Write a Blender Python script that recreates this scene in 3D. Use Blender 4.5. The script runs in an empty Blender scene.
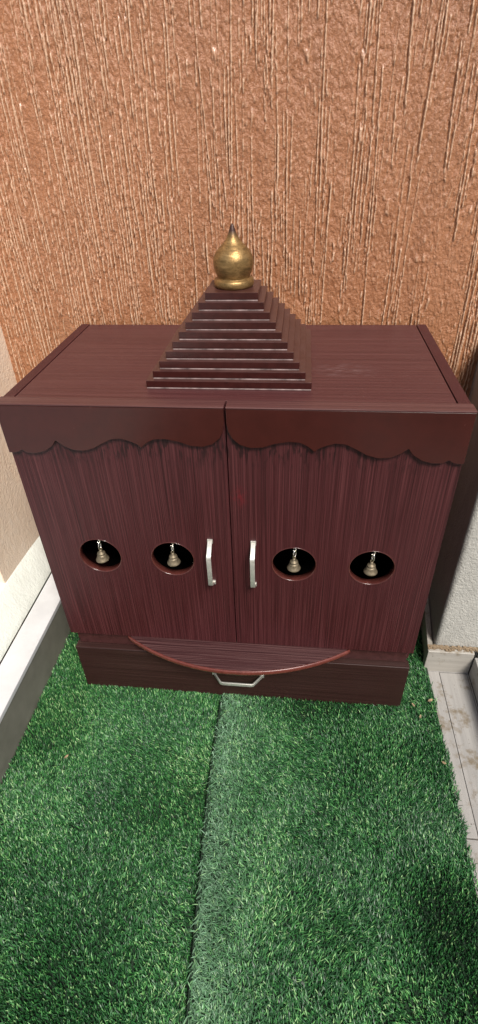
import bpy, bmesh, math, random
import numpy as np
from mathutils import Vector, Matrix
from mathutils.geometry import tessellate_polygon
random.seed(7); rng = np.random.default_rng(7)
S = bpy.context.scene
C = S.collection
D, H = 0.34, 0.6135           # depth and height of the cabinet, metres
ZD, ZT = 0.152, 0.1125        # underside of the doors, top of the drawer
W2 = 0.31

# ------------------------------------------------------------------ nodes
def mat(name):
    m = bpy.data.materials.new(name); m.use_nodes = True
    nt = m.node_tree; b = nt.nodes['Principled BSDF']
    return m, nt, b
def N(nt, typ, **kw):
    n = nt.nodes.new(typ)
    for k, v in kw.items():
        if k in n.inputs: n.inputs[k].default_value = v
        else: setattr(n, k, v)
    return n
def coords(nt, scale, out='Object', loc=(0, 0, 0)):
    t = nt.nodes.new('ShaderNodeTexCoord'); mp = nt.nodes.new('ShaderNodeMapping')
    mp.inputs['Scale'].default_value = scale; mp.inputs['Location'].default_value = loc
    nt.links.new(t.outputs[out], mp.inputs['Vector']); return mp.outputs['Vector']
def noise(nt, vec, scale=1, detail=3, rough=.55, dist=0):
    n = nt.nodes.new('ShaderNodeTexNoise')
    n.inputs['Scale'].default_value = scale; n.inputs['Detail'].default_value = detail
    n.inputs['Roughness'].default_value = rough; n.inputs['Distortion'].default_value = dist
    nt.links.new(vec, n.inputs['Vector']); return n.outputs['Fac']
def ramp(nt, fac, stops):
    r = nt.nodes.new('ShaderNodeValToRGB'); e = r.color_ramp.elements
    while len(e) < len(stops): e.new(.5)
    for i, (p, c) in enumerate(stops):
        e[i].position = p; e[i].color = (*c, 1) if not isinstance(c, float) else (c, c, c, 1)
    nt.links.new(fac, r.inputs['Fac']); return r.outputs['Color']
def mix(nt, fac, a, b, mode='MIX'):
    m = nt.nodes.new('ShaderNodeMix'); m.data_type = 'RGBA'; m.blend_type = mode
    for s, v in ((m.inputs[0], fac), (m.inputs[6], a), (m.inputs[7], b)):
        if hasattr(v, 'is_linked'): nt.links.new(v, s)
        elif isinstance(v, (int, float)): s.default_value = v
        else: s.default_value = (*v, 1)
    return m.outputs[2]
def mth(nt, op, a, b=None):
    m = nt.nodes.new('ShaderNodeMath'); m.operation = op
    for s, v in ((m.inputs[0], a), (m.inputs[1], b)):
        if v is None: continue
        if hasattr(v, 'is_linked'): nt.links.new(v, s)
        else: s.default_value = v
    return m.outputs[0]
def bump(nt, b, h, dist, strength=1):
    n = nt.nodes.new('ShaderNodeBump'); n.inputs['Distance'].default_value = dist
    n.inputs['Strength'].default_value = strength
    nt.links.new(h, n.inputs['Height']); nt.links.new(n.outputs['Normal'], b.inputs['Normal'])
def blob(nt, centre, radius, squash=(1, 1, 1)):
    v = coords(nt, tuple(s / radius for s in squash), loc=tuple(-c * s / radius for c, s in zip(centre, squash)))
    l = nt.nodes.new('ShaderNodeVectorMath'); l.operation = 'LENGTH'; nt.links.new(v, l.inputs[0])
    r = nt.nodes.new('ShaderNodeMapRange'); r.inputs[1].default_value = 1; r.inputs[2].default_value = .2
    nt.links.new(l.outputs['Value'], r.inputs[0]); return r.outputs[0]

def wood(name, dark, mid, light, axis, rough=.42, streak=.5, extra=None, stain=False):
    """laminate with fine pores running along the axis"""
    m, nt, b = mat(name)
    hi, lo = 620, 3.0
    sc = {'z': (hi, hi, lo), 'x': (lo, hi, hi), 'y': (hi, lo, hi)}[axis]
    f1 = noise(nt, coords(nt, sc), 1, 3, .6)
    f2 = noise(nt, coords(nt, tuple(s * .16 for s in sc), loc=(3, 1, 7)), 1, 2, .5, .6)
    f3 = noise(nt, coords(nt, tuple(s * 2.3 for s in sc), loc=(1, 5, 2)), 1, 2, .5)
    big = noise(nt, coords(nt, (4, 4, 3)), 1, 3, .6)
    c = ramp(nt, f1, [(.32, dark), (.5, mid), (.72, light)])
    c = mix(nt, ramp(nt, f2, [(.35, 0.), (.65, .18)]), c, dark)
    c = mix(nt, ramp(nt, big, [(.35, 0.), (.7, .35)]), c, mid)
    line = ramp(nt, f3, [(.53, 0.), (.66, streak)])
    c = mix(nt, line, c, light)
    if stain:   # old drip marks below the valance and a small smear of red powder
        g = noise(nt, coords(nt, (230, 230, 46)), 1, 2, .5)
        t = nt.nodes.new('ShaderNodeTexCoord'); sp = nt.nodes.new('ShaderNodeSeparateXYZ')
        nt.links.new(t.outputs['Object'], sp.inputs[0])
        r = nt.nodes.new('ShaderNodeMapRange'); r.inputs[1].default_value = .515; r.inputs[2].default_value = .545
        nt.links.new(sp.outputs['Z'], r.inputs[0])
        k = mth(nt, 'MULTIPLY', r.outputs[0], ramp(nt, g, [(.52, 0.), (.6, .75)]))
        c = mix(nt, k, c, tuple(v * .45 for v in dark))
        rb = mth(nt, 'MULTIPLY', blob(nt, (.0135, 0, .472), .016, (1, .2, .7)), ramp(nt, noise(nt, coords(nt, (150, 150, 90)), 1, 3), [(.42, 0.), (.6, .6)]))
        c = mix(nt, rb, c, (.13, .008, .012))
    if extra: c = extra(nt, c)
    nt.links.new(c, b.inputs['Base Color'])
    dust = noise(nt, coords(nt, (14, 14, 9)), 1, 4, .6)
    rr = nt.nodes.new('ShaderNodeMapRange'); rr.inputs[3].default_value = rough - .08; rr.inputs[4].default_value = rough + .14
    nt.links.new(dust, rr.inputs[0]); nt.links.new(rr.outputs[0], b.inputs['Roughness'])
    b.inputs['Specular IOR Level'].default_value = .32
    h = mth(nt, 'ADD', f1, mth(nt, 'MULTIPLY', f3, .6))
    bump(nt, b, h, .0005, .8)
    return m
def plain(name, col, rough=.4, metal=0, var=.25, nscale=60, bd=.0002, coat=0, spec=.5):
    m, nt, b = mat(name)
    f = noise(nt, coords(nt, (nscale,) * 3), 1, 5, .65)
    lo = tuple(v * (1 - var) for v in col); hi = tuple(min(1, v * (1 + var)) for v in col)
    nt.links.new(ramp(nt, f, [(.3, lo), (.7, hi)]), b.inputs['Base Color'])
    rr = nt.nodes.new('ShaderNodeMapRange'); rr.inputs[3].default_value = rough * .75; rr.inputs[4].default_value = rough * 1.3
    nt.links.new(f, rr.inputs[0]); nt.links.new(rr.outputs[0], b.inputs['Roughness'])
    b.inputs['Metallic'].default_value = metal; b.inputs['Coat Weight'].default_value = coat
    b.inputs['Specular IOR Level'].default_value = spec
    if bd: bump(nt, b, f, bd)
    return m

DK, MD, LT = (.019, .0040, .0042), (.045, .0082, .0095), (.102, .030, .031)
M = {}
M['door'] = wood('door_laminate', DK, MD, LT, 'z', .44, .55, stain=True)
M['side'] = wood('side_laminate', DK, MD, LT, 'z', .44, .4)
def smudge(nt, c):
    g = ramp(nt, noise(nt, coords(nt, (60, 240, 60)), 1, 4), [(.45, 0.), (.7, .28)])
    c = mix(nt, mth(nt, 'MULTIPLY', blob(nt, (.158, .128, .6135), .045, (.8, 1.5, 1)), g), c, (.3, .22, .22))
    d = ramp(nt, noise(nt, coords(nt, (420, 420, 420)), 1, 1), [(.76, 0.), (.8, .5)])
    return mix(nt, d, c, (.3, .22, .2))
M['top'] = wood('top_laminate', (.042, .011, .012), (.068, .020, .020), (.115, .046, .044), 'x', .36, .3, extra=smudge)
M['edge'] = plain('reddish_edge_band', (.125, .032, .024), .25, nscale=90, bd=.0001)
M['rim'] = plain('red_brown_rim', (.075, .020, .016), .2, nscale=90, bd=.0001, spec=.7)
M['drawer'] = wood('drawer_laminate', (.018, .007, .006), (.03, .012, .010), (.055, .026, .022), 'x', .42, .18)
M['shelf'] = wood('shelf_laminate', (.022, .007, .008), (.046, .015, .016), (.14, .075, .07), 'x', .4, .6)
M['valance'] = plain('valance_lacquer', (.040, .0070, .0048), .24, nscale=35, var=.12, bd=.0001, spec=.38)
M['tier'] = plain('tier_lacquer', (.040, .011, .009), .27, nscale=80, var=.25, bd=.0001)
M['kick'] = plain('dark_red_rail', (.05, .016, .015), .4, nscale=90)
def tierm():
    m, nt, b = mat('tier_lacquer')
    f = noise(nt, coords(nt, (90, 90, 90)), 1, 4)
    c = ramp(nt, f, [(.3, (.030, .0060, .0048)), (.7, (.046, .0100, .0080))])
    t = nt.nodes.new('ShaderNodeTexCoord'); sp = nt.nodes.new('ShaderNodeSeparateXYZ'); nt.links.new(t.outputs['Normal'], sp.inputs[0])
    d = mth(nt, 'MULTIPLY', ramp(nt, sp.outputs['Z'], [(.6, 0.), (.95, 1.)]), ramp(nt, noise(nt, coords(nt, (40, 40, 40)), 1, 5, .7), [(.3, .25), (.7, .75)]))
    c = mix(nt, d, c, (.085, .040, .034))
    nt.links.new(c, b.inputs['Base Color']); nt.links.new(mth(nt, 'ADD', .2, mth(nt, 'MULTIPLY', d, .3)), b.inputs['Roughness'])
    return m
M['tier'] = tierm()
M['steel'] = plain('brushed_steel', (.74, .72, .65), .38, .75, var=.12, nscale=150, bd=.0001)
M['bell'] = plain('dull_brass', (.20, .16, .105), .5, .6, var=.3, nscale=260, bd=.0003)
M['ring'] = plain('bright_wire', (.8, .76, .68), .25, 1, var=.1)
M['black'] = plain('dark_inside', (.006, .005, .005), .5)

def gold():
    m, nt, b = mat('aged_gold_paint')
    f = noise(nt, coords(nt, (55, 55, 150)), 1, 6, .7, .4)
    g = noise(nt, coords(nt, (500, 500, 700)), 1, 3, .6)
    c = ramp(nt, f, [(.28, (.07, .040, .016)), (.46, (.24, .145, .053)), (.68, (.44, .28, .115))])
    c = mix(nt, ramp(nt, g, [(.56, 0.), (.72, .7)]), c, (.055, .033, .018))
    t = nt.nodes.new('ShaderNodeTexCoord'); sp = nt.nodes.new('ShaderNodeSeparateXYZ')
    nt.links.new(t.outputs['Object'], sp.inputs[0])
    r = nt.nodes.new('ShaderNodeMapRange'); r.inputs[1].default_value = .781; r.inputs[2].default_value = .790
    zz = mth(nt, 'ADD', sp.outputs['Z'], mth(nt, 'MULTIPLY', f, .008)); nt.links.new(mth(nt, 'SUBTRACT', zz, .004), r.inputs[0])
    c = mix(nt, r.outputs[0], c, (.045, .018, .012))
    nt.links.new(c, b.inputs['Base Color'])
    nt.links.new(mth(nt, 'SUBTRACT', .72, mth(nt, 'MULTIPLY', r.outputs[0], .5)), b.inputs['Metallic'])
    nt.links.new(ramp(nt, f, [(.3, .55), (.7, .36)]), b.inputs['Roughness'])
    bump(nt, b, g, .0003)
    return m
M['gold'] = gold()

def stucco(name, base, pale, dark, scale=1., bd=.0012, rough=.5, coat=0):
    m, nt, b = mat(name)
    big = noise(nt, coords(nt, (2.2, 2.2, 2.2)), 1, 3, .5)
    med = noise(nt, coords(nt, (70, 70, 34)), 1, 4, .6, .3)
    fine = noise(nt, coords(nt, (520 * scale, 520 * scale, 420 * scale)), 1, 4, .6)
    c = ramp(nt, big, [(.3, base), (.7, tuple(.6 * a + .4 * p for a, p in zip(base, pale)))])
    stain = noise(nt, coords(nt, (9, 9, 3), loc=(4, 2, 1)), 1, 6, .65, .6)
    c = mix(nt, ramp(nt, stain, [(.52, 0.), (.75, .35)]), c, dark)
    c = mix(nt, ramp(nt, med, [(.45, 0.), (.75, .55)]), c, pale)
    c = mix(nt, ramp(nt, fine, [(.22, .35), (.42, 0.)]), c, dark)
    if coat:      # highlights painted pale on the crests of the drag marks
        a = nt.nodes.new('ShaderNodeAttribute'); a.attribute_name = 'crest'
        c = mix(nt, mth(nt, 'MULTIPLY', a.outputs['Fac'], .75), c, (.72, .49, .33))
    nt.links.new(c, b.inputs['Base Color']); b.inputs['Roughness'].default_value = rough; b.inputs['Coat Weight'].default_value = coat; b.inputs['Coat Roughness'].default_value = .22
    bump(nt, b, mth(nt, 'ADD', fine, mth(nt, 'MULTIPLY', med, .8)), bd)
    return m
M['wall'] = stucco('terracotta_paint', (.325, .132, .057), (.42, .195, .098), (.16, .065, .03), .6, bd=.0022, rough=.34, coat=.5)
M['peach'] = stucco('peach_plaster', (.92, .74, .56), (.93, .80, .66), (.7, .52, .38), .5, .0015)
M['white'] = stucco('whitewashed_plaster', (.40, .39, .355), (.50, .485, .44), (.14, .13, .115), .5, .0028)

def tile(name, col, axis='y', lines=None, dirt=.5):
    m, nt, b = mat(name)
    sc = (140, 7, 140) if axis == 'y' else (7, 140, 140)
    g = noise(nt, coords(nt, sc), 1, 5, .6, .5)
    c = ramp(nt, g, [(.3, tuple(v * .84 for v in col)), (.7, tuple(v * 1.08 for v in col))])
    d = noise(nt, coords(nt, (26, 26, 26)), 1, 6, .7)
    c = mix(nt, ramp(nt, d, [(.52, 0.), (.66, dirt)]), c, (.16, .12, .07))
    s = noise(nt, coords(nt, (230, 230, 230)), 1, 2, .5)
    c = mix(nt, ramp(nt, s, [(.70, 0.), (.74, .8)]), c, (.05, .035, .02))
    nt.links.new(c, b.inputs['Base Color']); b.inputs['Roughness'].default_value = .5
    bump(nt, b, mth(nt, 'ADD', g, d), .0006)
    return m
M['tile'] = tile('grey_wood_look_tile', (.33, .315, .295), 'y', dirt=.85)
M['tilex'] = tile('grey_wood_look_skirting', (.36, .335, .295), 'x', dirt=.85)
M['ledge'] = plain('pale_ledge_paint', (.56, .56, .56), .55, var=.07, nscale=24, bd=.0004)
M['band'] = stucco('pale_green_band', (.82, .85, .77), (.88, .89, .83), (.50, .52, .45), .35, .0012)
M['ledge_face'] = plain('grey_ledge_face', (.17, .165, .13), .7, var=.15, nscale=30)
M['grout'] = plain('grout', (.13, .115, .095), .9)
M['leaf'] = plain('dry_leaf', (.27, .19, .11), .9, var=.5, nscale=200)
M['backing'] = plain('mat_backing', (.012, .03, .014), .95)

def grass():
    m, nt, b = mat('turf_fibre')
    a = nt.nodes.new('ShaderNodeAttribute'); a.attribute_name = 'tone'
    c = ramp(nt, a.outputs['Fac'], [(0, (.008, .042, .012)), (.35, (.018, .090, .024)), (.68, (.052, .205, .052)), (.90, (.15, .37, .11)), (1, (.31, .48, .21))])
    a2 = nt.nodes.new('ShaderNodeAttribute'); a2.attribute_name = 'sheen_tint'
    c = mix(nt, a2.outputs['Fac'], c, (.21, .37, .23))
    nt.links.new(c, b.inputs['Base Color'])
    b.inputs['Roughness'].default_value = .42
    b.inputs['Specular IOR Level'].default_value = .4
    return m
M['grass'] = grass()

# ------------------------------------------------------------------ mesh helpers
def link(name, me, m, parent=None, smooth=False, bevel=0, seg=2):
    o = bpy.data.objects.new(name, me); C.objects.link(o)
    if m is not None and not me.materials: me.materials.append(m)
    if parent is not None: o.parent = parent
    if smooth:
        for p in me.polygons: p.use_smooth = True
    if bevel:
        b = o.modifiers.new('bevel', 'BEVEL'); b.width = bevel; b.segments = seg; b.limit_method = 'ANGLE'; b.angle_limit = math.radians(40)
        b.harden_normals = True
        for p in me.polygons: p.use_smooth = True
    return o
def mesh(v, f):
    me = bpy.data.meshes.new('m'); me.from_pydata([tuple(a) for a in v], [], [tuple(a) for a in f]); me.update(); return me
def fixn(me):
    b = bmesh.new(); b.from_mesh(me); bmesh.ops.remove_doubles(b, verts=b.verts, dist=1e-6); bmesh.ops.recalc_face_normals(b, faces=b.faces); b.to_mesh(me); b.free(); return me
def boxes(*bs):
    v, f = [], []
    for x0, x1, y0, y1, z0, z1 in bs:
        n = len(v)
        v += [(x, y, z) for x in (x0, x1) for y in (y0, y1) for z in (z0, z1)]
        f += [[n + i for i in q] for q in ((0, 1, 3, 2), (4, 6, 7, 5), (0, 4, 5, 1), (2, 3, 7, 6), (0, 2, 6, 4), (1, 5, 7, 3))]
    return fixn(mesh(v, f))
def prism(poly, axis, a, b):
    """polygon extruded along an axis from a to b; poly in the other two coordinates"""
    def P(u, v, w): return {'x': (w, u, v), 'y': (u, w, v), 'z': (u, v, w)}[axis]
    n = len(poly)
    v = [P(*q, a) for q in poly] + [P(*q, b) for q in poly]
    f = [list(range(n)), list(range(n, 2 * n))] + [[i, (i + 1) % n, n + (i + 1) % n, n + i] for i in range(n)]
    return fixn(mesh(v, f))
def lathe(prof, n=40, c=(0, 0, 0), cap=True):
    v, f = [], []
    for r, z in prof:
        for i in range(n):
            a = 2 * math.pi * i / n; v.append((c[0] + r * math.cos(a), c[1] + r * math.sin(a), c[2] + z))
    for k in range(len(prof) - 1):
        for i in range(n):
            j = (i + 1) % n; f.append((k * n + i, k * n + j, (k + 1) * n + j, (k + 1) * n + i))
    if cap: f += [tuple(range(n)), tuple(range((len(prof) - 1) * n, len(prof) * n))]
    return fixn(mesh(v, f))
def sweep(path, prof, closed=False, up=Vector((0, 1, 0))):
    """profile (list of (a,b)) swept along a path of Vectors; a along side, b along normal"""
    v, f = [], []; n = len(prof); L = len(path)
    for i, p in enumerate(path):
        q0 = path[(i - 1) % L] if (closed or i > 0) else p
        q1 = path[(i + 1) % L] if (closed or i < L - 1) else p
        t = (q1 - q0).normalized(); s = t.cross(up).normalized(); nn = s.cross(t)
        for a, b in prof: v.append(p + s * a + nn * b)
    rings = L if closed else L - 1
    for i in range(rings):
        for k in range(n):
            f.append((i * n + k, i * n + (k + 1) % n, ((i + 1) % L) * n + (k + 1) % n, ((i + 1) % L) * n + k))
    if not closed: f += [tuple(range(n)), tuple(range((L - 1) * n, L * n))]
    return fixn(mesh(v, f))
def circ(r, n=8): return [(r * math.cos(2 * math.pi * i / n), r * math.sin(2 * math.pi * i / n)) for i in range(n)]
def tag(o, label, cat=None, group=None, kind=None):
    if label: o['label'] = label
    if cat: o['category'] = cat
    if group: o['group'] = group
    if kind: o['kind'] = kind
    return o
def empty(name, loc=(0, 0, 0)):
    o = bpy.data.objects.new(name, None); o.location = loc; o.empty_display_size = .05; C.objects.link(o); return o
def grid_mesh(X, Y, Z):
    """vertex grid (numpy 2-D arrays) to a mesh"""
    nz, nx = X.shape; me = bpy.data.meshes.new('grid')
    co = np.stack([X, Y, Z], -1).reshape(-1, 3).astype(np.float32)
    i = np.arange(nz * nx).reshape(nz, nx)
    q = np.stack([i[:-1, :-1], i[:-1, 1:], i[1:, 1:], i[1:, :-1]], -1).reshape(-1, 4)
    return raw_mesh(me, co, q.ravel(), np.full(len(q), 4))
def raw_mesh(me, co, loops, counts):
    me.vertices.add(len(co)); me.vertices.foreach_set('co', co.ravel())
    me.loops.add(len(loops)); me.loops.foreach_set('vertex_index', loops.astype(np.int32))
    me.polygons.add(len(counts))
    st = np.concatenate([[0], np.cumsum(counts)[:-1]]).astype(np.int32)
    me.polygons.foreach_set('loop_start', st); me.update(calc_edges=True); me.validate()
    return me

# ------------------------------------------------------------------ back wall (real grooves)
def blur(a, k, ax):
    if k < 2: return a
    ker = np.hanning(k + 2)[1:-1]; ker /= ker.sum()
    return np.apply_along_axis(lambda r: np.convolve(np.pad(r, (k, k), mode='wrap'), ker, 'same')[k:-k], ax, a)
def nz2(shape, kx, kz):
    a = blur(blur(rng.standard_normal(shape), kx, 1), kz, 0); return a / a.std()
dx, dz = .0008, .0015
xs = np.arange(-.485, .418, dx); zs = np.arange(-.02, 1.32, dz)
shape = (len(zs), len(xs))
crust = nz2(shape, 7, 8); crust2 = nz2(shape, 12, 18)
hgt = .00012 * nz2(shape, 4, 4) + .00034 * crust + .0004 * nz2(shape, 45, 60) + .0014 * np.clip(crust2 - .9, 0, 1.6) * np.clip(nz2(shape, 70, 60) + .3, 0, 1) - .0004 * np.clip(-crust2 - 1.2, 0, 2)
dens = nz2(shape, 50, 150)
XX = xs[None, :]
for g in range(8200):
    x0 = rng.uniform(-.485, .418); z0 = rng.uniform(-.1, 1.32)
    if rng.random() > .38 + (.25 if x0 < -.15 else 0) + .55 * dens[min(shape[0] - 1, max(0, int((z0 + .02) / dz))), min(shape[1] - 1, int((x0 + .485) / dx))]: continue
    L = min(.38, .010 + rng.exponential(.060)) * (1.3 if x0 < -.1 else 1.)
    wd = rng.uniform(.0008, .0013); dp = rng.uniform(.0009, .0032)
    sl = rng.normal(0, .028); a = max(0, int((z0 + .02) / dz)); b_ = min(shape[0], int((z0 + L + .02) / dz))
    if b_ - a < 4: continue
    n = b_ - a; wob = blur(rng.standard_normal(n + 40)[None], 15, 1)[0][20:20 + n] * .0004
    t = np.linspace(0, 1, n); env = np.minimum(1, np.minimum(t, 1 - t) * L / .004 + .25)
    env = env * (1 + .35 * blur(rng.standard_normal(n + 20)[None], 5, 1)[0][10:10 + n])
    xc = (x0 + sl * t * L + wob + blur(rng.standard_normal(n + 20)[None], 3, 1)[0][10:10 + n] * .00022)
    i0 = max(0, int((x0 + .485) / dx) - 14); i1 = min(shape[1], i0 + 29)
    u = (xs[None, i0:i1] - xc[:, None]) / wd
    hgt[a:b_, i0:i1] += (-dp * .6 * np.exp(-(u + 1.1) ** 2 * 1.1) + dp * .7 * np.exp(-(u - 1.) ** 2 * .45)) * env[:, None]
X = np.broadcast_to(XX, shape); Z = np.broadcast_to(zs[:, None], shape)
hgt = np.clip(hgt, -.0026, .0034)
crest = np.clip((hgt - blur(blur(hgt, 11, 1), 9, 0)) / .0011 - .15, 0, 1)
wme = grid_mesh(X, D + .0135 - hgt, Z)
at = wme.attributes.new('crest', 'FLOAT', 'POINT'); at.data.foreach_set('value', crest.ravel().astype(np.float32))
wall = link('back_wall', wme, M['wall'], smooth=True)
tag(wall, 'terracotta painted rear wall with rough vertical groove stucco behind the cabinet', 'wall')
# thickness of that wall, behind its face
core = link('wall_core', boxes((-.95, .9, D + .018, D + .20, -.02, 1.9)), M['wall'], wall)

# left pillar: its side faces the cabinet, its end faces the viewer
lp = link('plaster_pillar', prism([(-.476, D + .03), (-.482, .100), (-.95, .100), (-.95, D + .03)], 'z', -.02, 1.9), M['peach'], bevel=.004)
tag(lp, 'pale peach plaster pillar left of the cabinet above the pale green band', 'pillar')
# right pillar, front edge at x=.386
rp = link('plaster_pillar', prism([(.417, D + .03), (.3865, .115), (.80, .115), (.80, D + .03)], 'z', -.02, .60), M['white'], bevel=.010, seg=4)  # unseen top cut low so its shadow clears the back wall
tag(rp, 'rough whitewashed plaster pillar right of the cabinet, in its shadow', 'pillar')
rs = link('pillar_skirting', boxes((.372, .462, .098, .1145, -.018, .043)), M['tilex'], rp, bevel=.0015)
ss = link('pillar_skirting', prism([(.374, .1155), (.3845, .1155), (.412, D), (.400, D)], 'z', -.018, .040), M['tilex'], rp, bevel=.0015)
rw = link('side_curb', boxes((.4735, .66, -.9, .1135, -.02, .05)), M['white'], bevel=.004)  # side wall cut down to kerb height to let sun reach the pillar
tag(rw, 'low whitewashed kerb at the right edge beside the tiled strip', 'kerb')
link('wall_skirting', boxes((.4625, .4727, -.9, .0965, -.018, .035)), M['tile'], rw, bevel=.0015)
# crumbled mortar on top of the right skirting
cr = []
for i in range(420):
    x = rng.choice([.376, .392, .405, .428, .447, .466]) + rng.normal(0, .007); x = min(max(x, .3745), .4715); s = rng.uniform(.0005, .0024); y = .1125 - abs(rng.normal(0, .004)); z = .0432
    cr.append((x - s, x + s, max(y - s, .0985), max(y, .0985) + s * .8, z, z + s * rng.uniform(.5, 1.6)))
cb = link('mortar_crumbs', boxes(*cr), M['grout_l'] if 'grout_l' in M else plain('crumbled_mortar', (.22, .16, .10), .95, var=.5, nscale=300), None)
tag(cb, 'brown crumbs of broken mortar lying along the skirting top', 'debris', kind='stuff')

# ledge on the left
lg = empty('window_ledge', (-.42, 0, -.018)); tag(lg, 'low pale ledge running along the left edge of the turf', 'ledge')
def atp(o, off=(0, 0, 0)):
    o.parent = lg; o.location = tuple(-a for a in lg.location); return o
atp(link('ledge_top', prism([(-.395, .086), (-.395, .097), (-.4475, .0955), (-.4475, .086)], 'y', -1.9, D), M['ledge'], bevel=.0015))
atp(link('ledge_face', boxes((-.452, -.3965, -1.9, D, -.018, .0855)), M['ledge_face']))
atp(link('sloping_band', prism([(-.4535, .088), (-.4565, .0985), (-.4795, .166), (-.485, .170), (-.50, .170), (-.50, .088)], 'y', -1.9, D), M['band'], bevel=.002))

# floor
fl = link('floor', boxes((-4, 4, -4.5, 1.2, -.06, -.0215)), M['grout']); tag(fl, None, kind='structure')
fb = []
zt = (-.06, -.018)
fb.append((.30, .4035, -.219, .097, *zt)); fb.append((.30, .4035, -1.5, -.2215, *zt))
fb.append((.4045, .4585, -.219, .0955, *zt)); fb.append((.4045, .4585, -1.5, -.2215, *zt)); fb.append((.4595, .462, -1.5, .0955, *zt))
fb.append((.30, .462, .0975, .1135, *zt))
ft = link('floor_tiles', boxes(*fb), M['tile'], bevel=.0006); tag(ft, None, kind='structure')
yd = link('unseen_ground', boxes((-4, -.52, -4.5, .09, -.02, .03)), M['ledge']); tag(yd, None, kind='structure')  # pale ground out of view, added for reflections in the doors

# ------------------------------------------------------------------ artificial turf
def seam_x(y):
    return np.interp(y, [-.9, -.6, -.478, -.322, -.19, -.01, .35], [0.002, -.012, -.018, -.027, -.034, -.034, -.034])
def base_z(x, y, side):
    d = x - seam_x(y)
    if side > 0:
        b = .0125 * np.exp(-np.maximum(d, 0) / .028) * np.where(y > -.02, .3, 1)
    else:
        b = -.003 * np.exp(d / .02)
    return -.009 + b + .0012 * np.sin(x * 23 + y * 9) * np.sin(y * 17 + 1)
fields = {}
def lownoise(x, y, s, seed):
    """smooth value noise on world coordinates"""
    r = np.random.default_rng(seed); G = r.standard_normal((64, 64))
    u = (x + 2) * s; v = (y + 2) * s
    iu = np.floor(u).astype(int); iv = np.floor(v).astype(int); fu = u - iu; fv = v - iv
    fu = fu * fu * (3 - 2 * fu); fv = fv * fv * (3 - 2 * fv)
    g = lambda a, b: G[a % 64, b % 64]
    return (g(iu, iv) * (1 - fu) + g(iu + 1, iv) * fu) * (1 - fv) + (g(iu, iv + 1) * (1 - fu) + g(iu + 1, iv + 1) * fu) * fv
def turf(side, n):
    x = rng.uniform(-.3945, .384, n * 2); y = rng.uniform(-.66, D, n * 2)
    sx = seam_x(y)
    edge = .3815 + .0025 * np.sin(y * 40) + .0015 * np.sin(y * 113) + .0035 * lownoise(x * 0, y, 25, 3)
    ok = (x < edge) & ((x > sx + .001) if side > 0 else (x < sx - .0018))
    ok &= ~((np.abs(x) < .303) & (y > .012) & (y < D - .01))
    x, y = x[ok], y[ok]; n = len(x)
    z = base_z(x, y, side)
    d = (x - seam_x(y)) * side
    # pile direction: wanders slowly, opens outward at the seam
    ang = (1.9 if side < 0 else 2.5) + .8 * lownoise(x, y, 6, 11 + side) + .5 * lownoise(x, y, 16, 5) + rng.normal(0, .85, n)
    lean = np.clip(.55 + .25 * lownoise(x, y, 9, 21) + rng.normal(0, .28, n), .05, 1.2)
    strip = np.exp(-(np.maximum(d, 0) / .045) ** 1.3) if side > 0 else np.zeros(n)
    ang = np.where(rng.random(n) < np.where(d < .012, .97, strip * .7) * (side > 0), rng.normal(-.9, .8, n), ang)
    lean = lean + strip * .35
    h = rng.uniform(.0062, .0112, n); w = rng.uniform(.0005, .0009, n)
    if side < 0: h = h * (1 - .35 * np.exp(-d / .006))
    dxx, dyy = np.cos(ang), np.sin(ang)
    face = ang + math.pi / 2 + rng.normal(0, .6, n); wx, wy = np.cos(face), np.sin(face)
    T = np.array([0, .38, .72, 1.]); vs = []
    for t in T:
        hz = h * (t - .32 * lean * t * t) ; off = h * lean * t ** 1.7
        px, py, pz = x + dxx * off, y + dyy * off, z + np.maximum(hz, 0)
        ww = w * (1 - .25 * t)
        if t < 1:
            vs.append(np.stack([px - wx * ww, py - wy * ww, pz], -1)); vs.append(np.stack([px + wx * ww, py + wy * ww, pz], -1))
        else: vs.append(np.stack([px, py, pz], -1))
    co = np.stack(vs, 1).reshape(-1, 3); i = np.arange(n)[:, None] * 7
    q = np.stack([i + 0, i + 1, i + 3, i + 2, i + 2, i + 3, i + 5, i + 4, i + 4, i + 5, i + 6], -1).reshape(n, 11)
    me = bpy.data.meshes.new('blades')
    raw_mesh(me, co.astype(np.float32), q.ravel(), np.tile([4, 4, 3], n))
    tone = np.clip(rng.beta(1.0, 1.7, n) + .09 * lownoise(x, y, 14, 31) + .05 * lownoise(x, y, 5, 41), 0, 1)
    tone[rng.random(n) < .03] = .97
    sheen_tint = np.clip(strip * rng.uniform(.1, 1.0, n) * 1.0 + .10 * (rng.random(n) < .3), 0, .85)  # sheen painted as paler blades along the seam, plus random pale blades
    aw = me.attributes.new('sheen_tint', 'FLOAT', 'POINT'); aw.data.foreach_set('value', np.repeat(sheen_tint, 7).astype(np.float32))
    at = me.attributes.new('tone', 'FLOAT', 'POINT'); at.data.foreach_set('value', np.repeat(tone, 7).astype(np.float32))
    # backing sheet
    ys = np.arange(-.70, D, .01); us = np.linspace(0, 1, 40)
    a = seam_x(ys)
    x0, x1 = (a, np.full_like(ys, .379)) if side > 0 else (np.full_like(ys, -.3945), a - .001)
    XX = x0[:, None] + (x1 - x0)[:, None] * us[None]; YY = np.broadcast_to(ys[:, None], XX.shape)
    root = empty('turf_mat', (.17 * side, -.2, -.018))
    bk = link('mat_backing', grid_mesh(XX, YY, base_z(XX, YY, side)), M['backing'], root)
    sm = bk.modifiers.new('thick', 'SOLIDIFY'); sm.thickness = .003; sm.offset = -1
    bl = link('grass_pile', me, M['grass'], root); bl['kind'] = 'stuff'
    for o in (bk, bl): o.location = tuple(-c for c in root.location)
    return root
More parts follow.
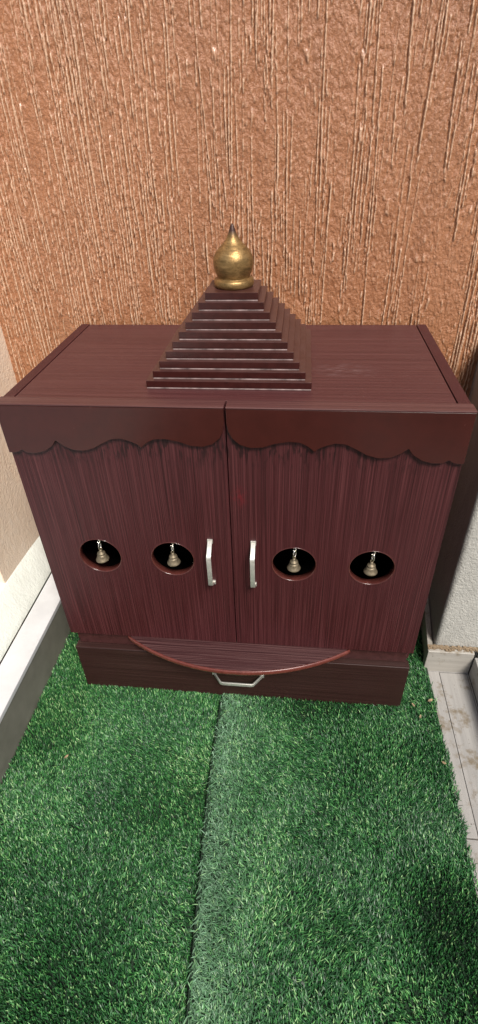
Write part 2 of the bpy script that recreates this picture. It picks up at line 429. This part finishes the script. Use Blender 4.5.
tag(turf(-1, 115000), 'left strip of green artificial grass beside the pale ledge', 'turf mat', 'artificial grass mats')
tag(turf(1, 115000), 'right strip of green artificial grass with raised pale edge at the seam', 'turf mat', 'artificial grass mats')

# dry leaves
def leaf(loc, s, rz, label):
    pts = [(0, 0, 0), (.35, .22, .05), (.75, .16, .16), (1, 0, .1), (.7, -.22, .02), (.3, -.18, .12), (.5, .0, .0)]
    me = mesh([tuple(c * s for c in p) for p in pts], [(0, 6, 1), (1, 6, 2), (2, 6, 3), (3, 6, 4), (4, 6, 5), (5, 6, 0)])
    o = link('dry_leaf', me, M['leaf']); o.location = loc; o.rotation_euler = (.1, -.1, rz)
    m = o.modifiers.new('thick', 'SOLIDIFY'); m.thickness = .0004
    tag(o, label, 'leaf', 'bits of dry leaf'); return o
leaf((.362, .010, .004), .011, .4, 'pale brown bit of dry leaf on the turf edge near the skirting corner')
leaf((.336, -.004, .004), .009, 2.2, 'tan dry leaf scrap on the turf right of the drawer corner')
leaf((.341, -.028, .004), .008, 1.2, 'narrow dry leaf scrap on the turf nearest the drawer')
leaf((.364, -.108, .004), .009, -.6, 'straw coloured leaf scrap on the turf edge farthest from the cabinet')
leaf((-.297, -.160, .005), .009, .8, 'tiny yellowish leaf scrap on the left turf mat')

# ------------------------------------------------------------------ the cabinet
cab = empty('shrine_cabinet'); tag(cab, 'dark mahogany home shrine cabinet with stepped pyramid roof and golden finial', 'cabinet')
YC = .0195                                                    # front of the carcass, behind the doors
for s in (-1, 1):
    x0, x1 = sorted((s * (W2 - .0005), s * (W2 - .0165)))
    link('side_panel', boxes((x0, x1, YC, D, ZT + .003, H)), M['top_side'] if 'top_side' in M else M['side'], cab, bevel=.0008)
link('top_panel', boxes((-W2 + .0178, W2 - .0178, YC, D - .002, H - .018, H - .0003)), M['top'], cab, bevel=.0008)
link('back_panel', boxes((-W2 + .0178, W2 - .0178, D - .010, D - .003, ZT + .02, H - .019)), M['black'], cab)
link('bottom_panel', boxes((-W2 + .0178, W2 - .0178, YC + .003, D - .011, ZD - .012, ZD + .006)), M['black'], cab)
link('kick_rail', boxes((-W2 + .006, W2 - .006, .0125, .019, ZT + .001, ZD - .003)), M['kick'], cab, bevel=.001)

HX, HZ, HR = (.0965, .2160), .3465, .0332
VAL = [(.0014, .592), (.0035, .580), (.0085, .570), (.018, .561), (.032, .5565), (.048, .5575), (.065, .5635), (.083, .567), (.098, .566), (.108, .561), (.117, .553),
       (.118, .5535), (.122, .5575), (.131, .562), (.144, .566), (.157, .565), (.171, .558), (.185, .550), (.201, .5455), (.216, .547), (.228, .553), (.2365, .5605), (.2375, .5605),
       (.244, .552), (.257, .5435), (.271, .540), (.284, .5405), (.2895, .545), (.291, .545), (.296, .5415), (.304, .540), (.3102, .5405)]
def door(s):
    x0, x1 = .0008, W2 - .0002
    outer = [(x0, ZD), (x1, ZD), (x1, H - .001), (x0, H - .001)]
    if s < 0: outer = [(-x, z) for x, z in outer][::-1]
    n = 48; R0 = HR + .0022
    holes = [[(s * hx + R0 * math.cos(2 * math.pi * i / n), HZ + R0 * math.sin(2 * math.pi * i / n)) for i in range(n)] for hx in HX]
    loops = [outer] + [h[::-1] for h in holes]
    tri = tessellate_polygon([[Vector((x, z, 0)) for x, z in l] for l in loops])
    pts = [q for l in loops for q in l]; K = len(pts); y0, y1 = .0015, .0135
    v = [(x, y0, z) for x, z in pts] + [(x, y1, z) for x, z in pts]
    f = [tuple(t) for t in tri] + [tuple(i + K for i in t[::-1]) for t in tri]
    b = 0
    for l in loops:
        L = len(l); f += [(b + i, b + (i + 1) % L, K + b + (i + 1) % L, K + b + i) for i in range(L)]; b += L
    d = link('door', fixn(mesh(v, f)), M['door'], cab)
    for hx in HX:     # rounded reddish lining of each hole
        prof = [(R0 - .0002, .0020), (R0 - .0001, .0012), (HR + .0014, .0009), (HR + .0005, .0017), (HR, .0035), (HR, .0125), (HR + .0015, .013), (R0 - .0002, .013)]
        vv, ff = [], []
        for r, y in prof:
            vv += [(s * hx + r * math.cos(2 * math.pi * i / n), y, HZ + r * math.sin(2 * math.pi * i / n)) for i in range(n)]
        for k in range(len(prof)):
            k2 = (k + 1) % len(prof); ff += [(k * n + i, k * n + (i + 1) % n, k2 * n + (i + 1) % n, k2 * n + i) for i in range(n)]
        link('hole_lining', fixn(mesh(vv, ff)), M['rim'], d, smooth=True)
    # scalloped valance board on the front, and the lipping along the top of the door
    poly = [(x, z) for x, z in VAL] + [(W2, H - .0010), (.0014, H - .0010)]
    if s < 0: poly = [(-x, z) for x, z in poly]
    link('valance', prism(poly, 'y', -.0042, .0012), M['valance'], d, bevel=.0010)
    xa, xb = sorted((s * .0012, s * (W2 + .0004)))
    link('top_lipping', boxes((xa, xb, -.0046, .0188, H - .0006, H + .0016)), M['lip'] , d, bevel=.0007)
    h = handle(); h = link('handle', h, M['steel'], d, bevel=.0006)
    h.location = (s * .0335, .0015, .345); h.scale = (1, 1, .95)
    return d
def handle():
    """bent flat pull, 96 mm long, built vertical; protrudes towards -y"""
    P = [(0, -.0455), (-.004, -.0445), (-.0185, -.0335), (-.0225, -.0305), (-.0235, -.027), (-.0235, .027), (-.0225, .0305), (-.0185, .0335), (-.004, .0445), (0, .0455)]
    hw, th = .0036, .0014
    v, f = [], []
    for i, (y, z) in enumerate(P):
        a = P[max(0, i - 1)]; b = P[min(len(P) - 1, i + 1)]
        t = Vector((0, b[0] - a[0], b[1] - a[1])).normalized(); nn = Vector((0, t.z, -t.y))
        for sx, sn in ((-1, -1), (1, -1), (1, 1), (-1, 1)):
            v.append((sx * hw, y + nn.y * sn * th, z + nn.z * sn * th))
    for i in range(len(P) - 1):
        for k in range(4): f.append((i * 4 + k, i * 4 + (k + 1) % 4, i * 4 + 4 + (k + 1) % 4, i * 4 + 4 + k))
    f += [(0, 1, 2, 3), tuple(range(len(P) * 4 - 4, len(P) * 4))]
    # mounting feet
    me = fixn(mesh(v, f)); bm = bmesh.new(); bm.from_mesh(me)
    for z in (-.0455, .0455):
        g = bmesh.ops.create_cube(bm, size=1)['verts']
        bmesh.ops.scale(bm, vec=(.0085, .003, .008), verts=g); bmesh.ops.translate(bm, vec=(0, -.0013, z * 1.0), verts=g)
    bm.to_mesh(me); bm.free(); return me
M['lip'] = wood('lipping_laminate', (.05, .018, .018), (.085, .032, .030), (.13, .06, .055), 'x', .33, .3)
door(-1); door(1)

# drawer
dr = link('drawer', boxes((-W2, W2, 0, .018, -.0085, ZT)), M['drawer'], cab, bevel=.0012)
link('drawer_box', boxes((-W2 + .002, W2 - .002, .0195, D - .004, -.0085, ZT - .002)), M['drawer'], dr)
hd = link('handle', handle(), M['steel'], dr, bevel=.0006); hd.rotation_euler = (0, math.pi / 2, 0); hd.location = (0, 0, .063)

# half-moon shelf between doors and drawer
R = .3633; cy = .3033
def arc(r, y_c, xlim, n=40):
    out = []
    for i in range(n + 1):
        x = -xlim + 2 * xlim * i / n; out.append((x, y_c - math.sqrt(r * r - x * x)))
    return out
sh = link('curved_shelf', prism(arc(R - .003, cy, .196) + [(.196, .0055), (-.196, .0055)], 'z', ZD - .0125, ZD - .0022), M['shelf'], cab, bevel=.0006)
path = [Vector((x, y, ZD - .0074)) for x, y in arc(R - .003, cy, .2005, 60)]
link('shelf_edge', sweep(path, [(.0000, -.0054), (.0020, -.0050), (.0030, -.0025), (.0030, .0025), (.0020, .0050), (.0000, .0054)][::-1], up=Vector((0, 0, 1))), M['edge'], sh, smooth=True)

# stepped roof
tx, tz, st = .113, .0106, .0085
bs = []; beads = []
for i in range(10):
    w = tx - st * i; z0 = H + .0002 + tz * i
    # each tier: a board slightly narrower than the reveal below its lip
    bs.append((-w - .0025, w - .0025, .168 - w, .168 + w, z0 + .0012, z0 + tz))
    beads.append((-w - .0021, w - .0029, .168 - w - .0009, .168 - w + .004, z0 - .0002, z0 + .0012))
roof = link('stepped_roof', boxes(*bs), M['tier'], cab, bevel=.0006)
zb = H + tz * 10
link('base_bead', boxes(*beads), plain('pale_bead', (.24, .18, .17), .3, var=.7, nscale=70), roof, bevel=.0004)  # thin pale bead along the front base of each tier
rp_ = [(.0225, 0), (.0262, .0003), (.0277, .003), (.0281, .0062), (.0276, .0092), (.0262, .0110), (.0228, .0116), (.0224, .0124), (.0226, .0138)]
bp = [(.0226, .0138), (.0240, .0162), (.0259, .0205), (.0272, .026), (.0279, .031), (.0277, .0355), (.0262, .040), (.0237, .0445), (.0200, .049), (.0158, .053), (.0122, .0565), (.0094, .060), (.0073, .0635), (.0056, .067), (.0042, .071), (.0030, .0745), (.0016, .0775), (.0002, .0788)]
fin = link('finial', lathe(rp_ + bp[1:], 64, (-.0025, .168, zb)), M['gold'], roof, smooth=True)

# ------------------------------------------------------------------ bells
def make_bell(loc, label):
    t = empty('bell', loc); tag(t, label, 'bell', 'little brass bells in the door holes')
    prof = [(.0001, 0.0020), (.0080, .0018), (.0098, .0003), (.0106, .0000), (.0108, .0012), (.0100, .0028), (.0084, .0050), (.0076, .0078), (.0072, .0098), (.0058, .0110), (.0050, .0114), (.0062, .0120), (.0066, .0130), (.0064, .0142), (.0050, .0154), (.0034, .0162), (.0027, .0170), (.0025, .0190), (.0018, .0204), (.0001, .0208)]
    link('bell_body', lathe(prof, 32, cap=False), M['bell'], t, smooth=True)
    a = [Vector((.0024 * math.cos(q), 0, .0222 + .0026 * math.sin(q))) for q in np.linspace(0, 2 * math.pi, 20, endpoint=False)]
    link('bell_loop', sweep(a, circ(.00075), True), M['bell'], t, smooth=True)
    a = [Vector((0.0008, .0040 * math.cos(q) + .000, 0.0300 + .0068 * math.sin(q))) for q in np.linspace(0, 2 * math.pi, 20, endpoint=False)]
    link('hanging_ring', sweep(a, circ(.0011), True, up=Vector((1, 0, 0))), M['ring'], t, smooth=True)
    a = [Vector((.0030 * math.cos(q), -.0002, .0385 + .0030 * math.sin(q))) for q in np.linspace(-2.4, 1.6, 16)]
    link('hook', sweep(a, circ(.001)), M['ring'], t, smooth=True)
    return t
BZ = HZ - .0105
b0 = make_bell((-.2155, .0055, BZ), 'small brass bell hanging in the leftmost round hole, farthest from the handles')
src = [b0] + list(b0.children)
for x, rz, lab in ((-.0965, .6, 'small brass bell in the left door hole next to the left handle'),
                   (.0965, -.5, 'small brass bell in the right door hole next to the right handle'),
                   (.2155, .25, 'small brass bell hanging in the rightmost round hole, farthest from the handles')):
    r = b0.copy(); C.objects.link(r); r.location = (x, .0055, BZ); r['label'] = lab; r.rotation_euler = (0, 0, rz)
    for ch in b0.children:
        if ch in src:
            c = ch.copy(); C.objects.link(c); c.parent = r

# ------------------------------------------------------------------ camera
cam = bpy.data.cameras.new('camera'); co = bpy.data.objects.new('camera', cam); C.objects.link(co)
r_ = Vector((.99434379, .10179429, -.03030424)); u_ = Vector((-.03647001, .59521995, .80273479)); w_ = Vector((-.09975151, .79708916, -.5955657))
mw = Matrix.Identity(4)
for i in range(3): mw[i][0], mw[i][1], mw[i][2] = r_[i], u_[i], -w_[i]
mw[0][3], mw[1][3], mw[2][3] = .09062630, -.61755386, .90813078
co.matrix_world = mw
cam.sensor_fit = 'VERTICAL'; cam.sensor_height = 24; cam.sensor_width = 24; cam.lens = 528.706 / 1024 * 24
cam.clip_start = .01; cam.clip_end = 200
S.camera = co

# ------------------------------------------------------------------ light
AZ, EL = math.radians(154), math.radians(52)      # azimuth clockwise from +Y
sd = Vector((math.sin(AZ) * math.cos(EL), math.cos(AZ) * math.cos(EL), math.sin(EL)))
sun = bpy.data.lights.new('sun', 'SUN'); sun.energy = 4.4; sun.angle = math.radians(18); sun.color = (1, .96, .90)
so = bpy.data.objects.new('sun', sun); C.objects.link(so); so.location = (1, -2, 3); so.rotation_euler = sd.to_track_quat('Z', 'Y').to_euler()
wd = bpy.data.worlds.new('World'); S.world = wd; wd.use_nodes = True
nt = wd.node_tree; bg = nt.nodes['Background']
sky = nt.nodes.new('ShaderNodeTexSky'); sky.sky_type = 'NISHITA'; sky.sun_disc = False
sky.sun_elevation = EL; sky.sun_rotation = AZ % (2 * math.pi); sky.air_density = 1; sky.dust_density = 3; sky.ozone_density = 1
nt.links.new(sky.outputs[0], bg.inputs[0]); bg.inputs[1].default_value = .09
S.view_settings.view_transform = 'Standard'; S.view_settings.look = 'None'; S.view_settings.exposure = .12; S.view_settings.gamma = 1
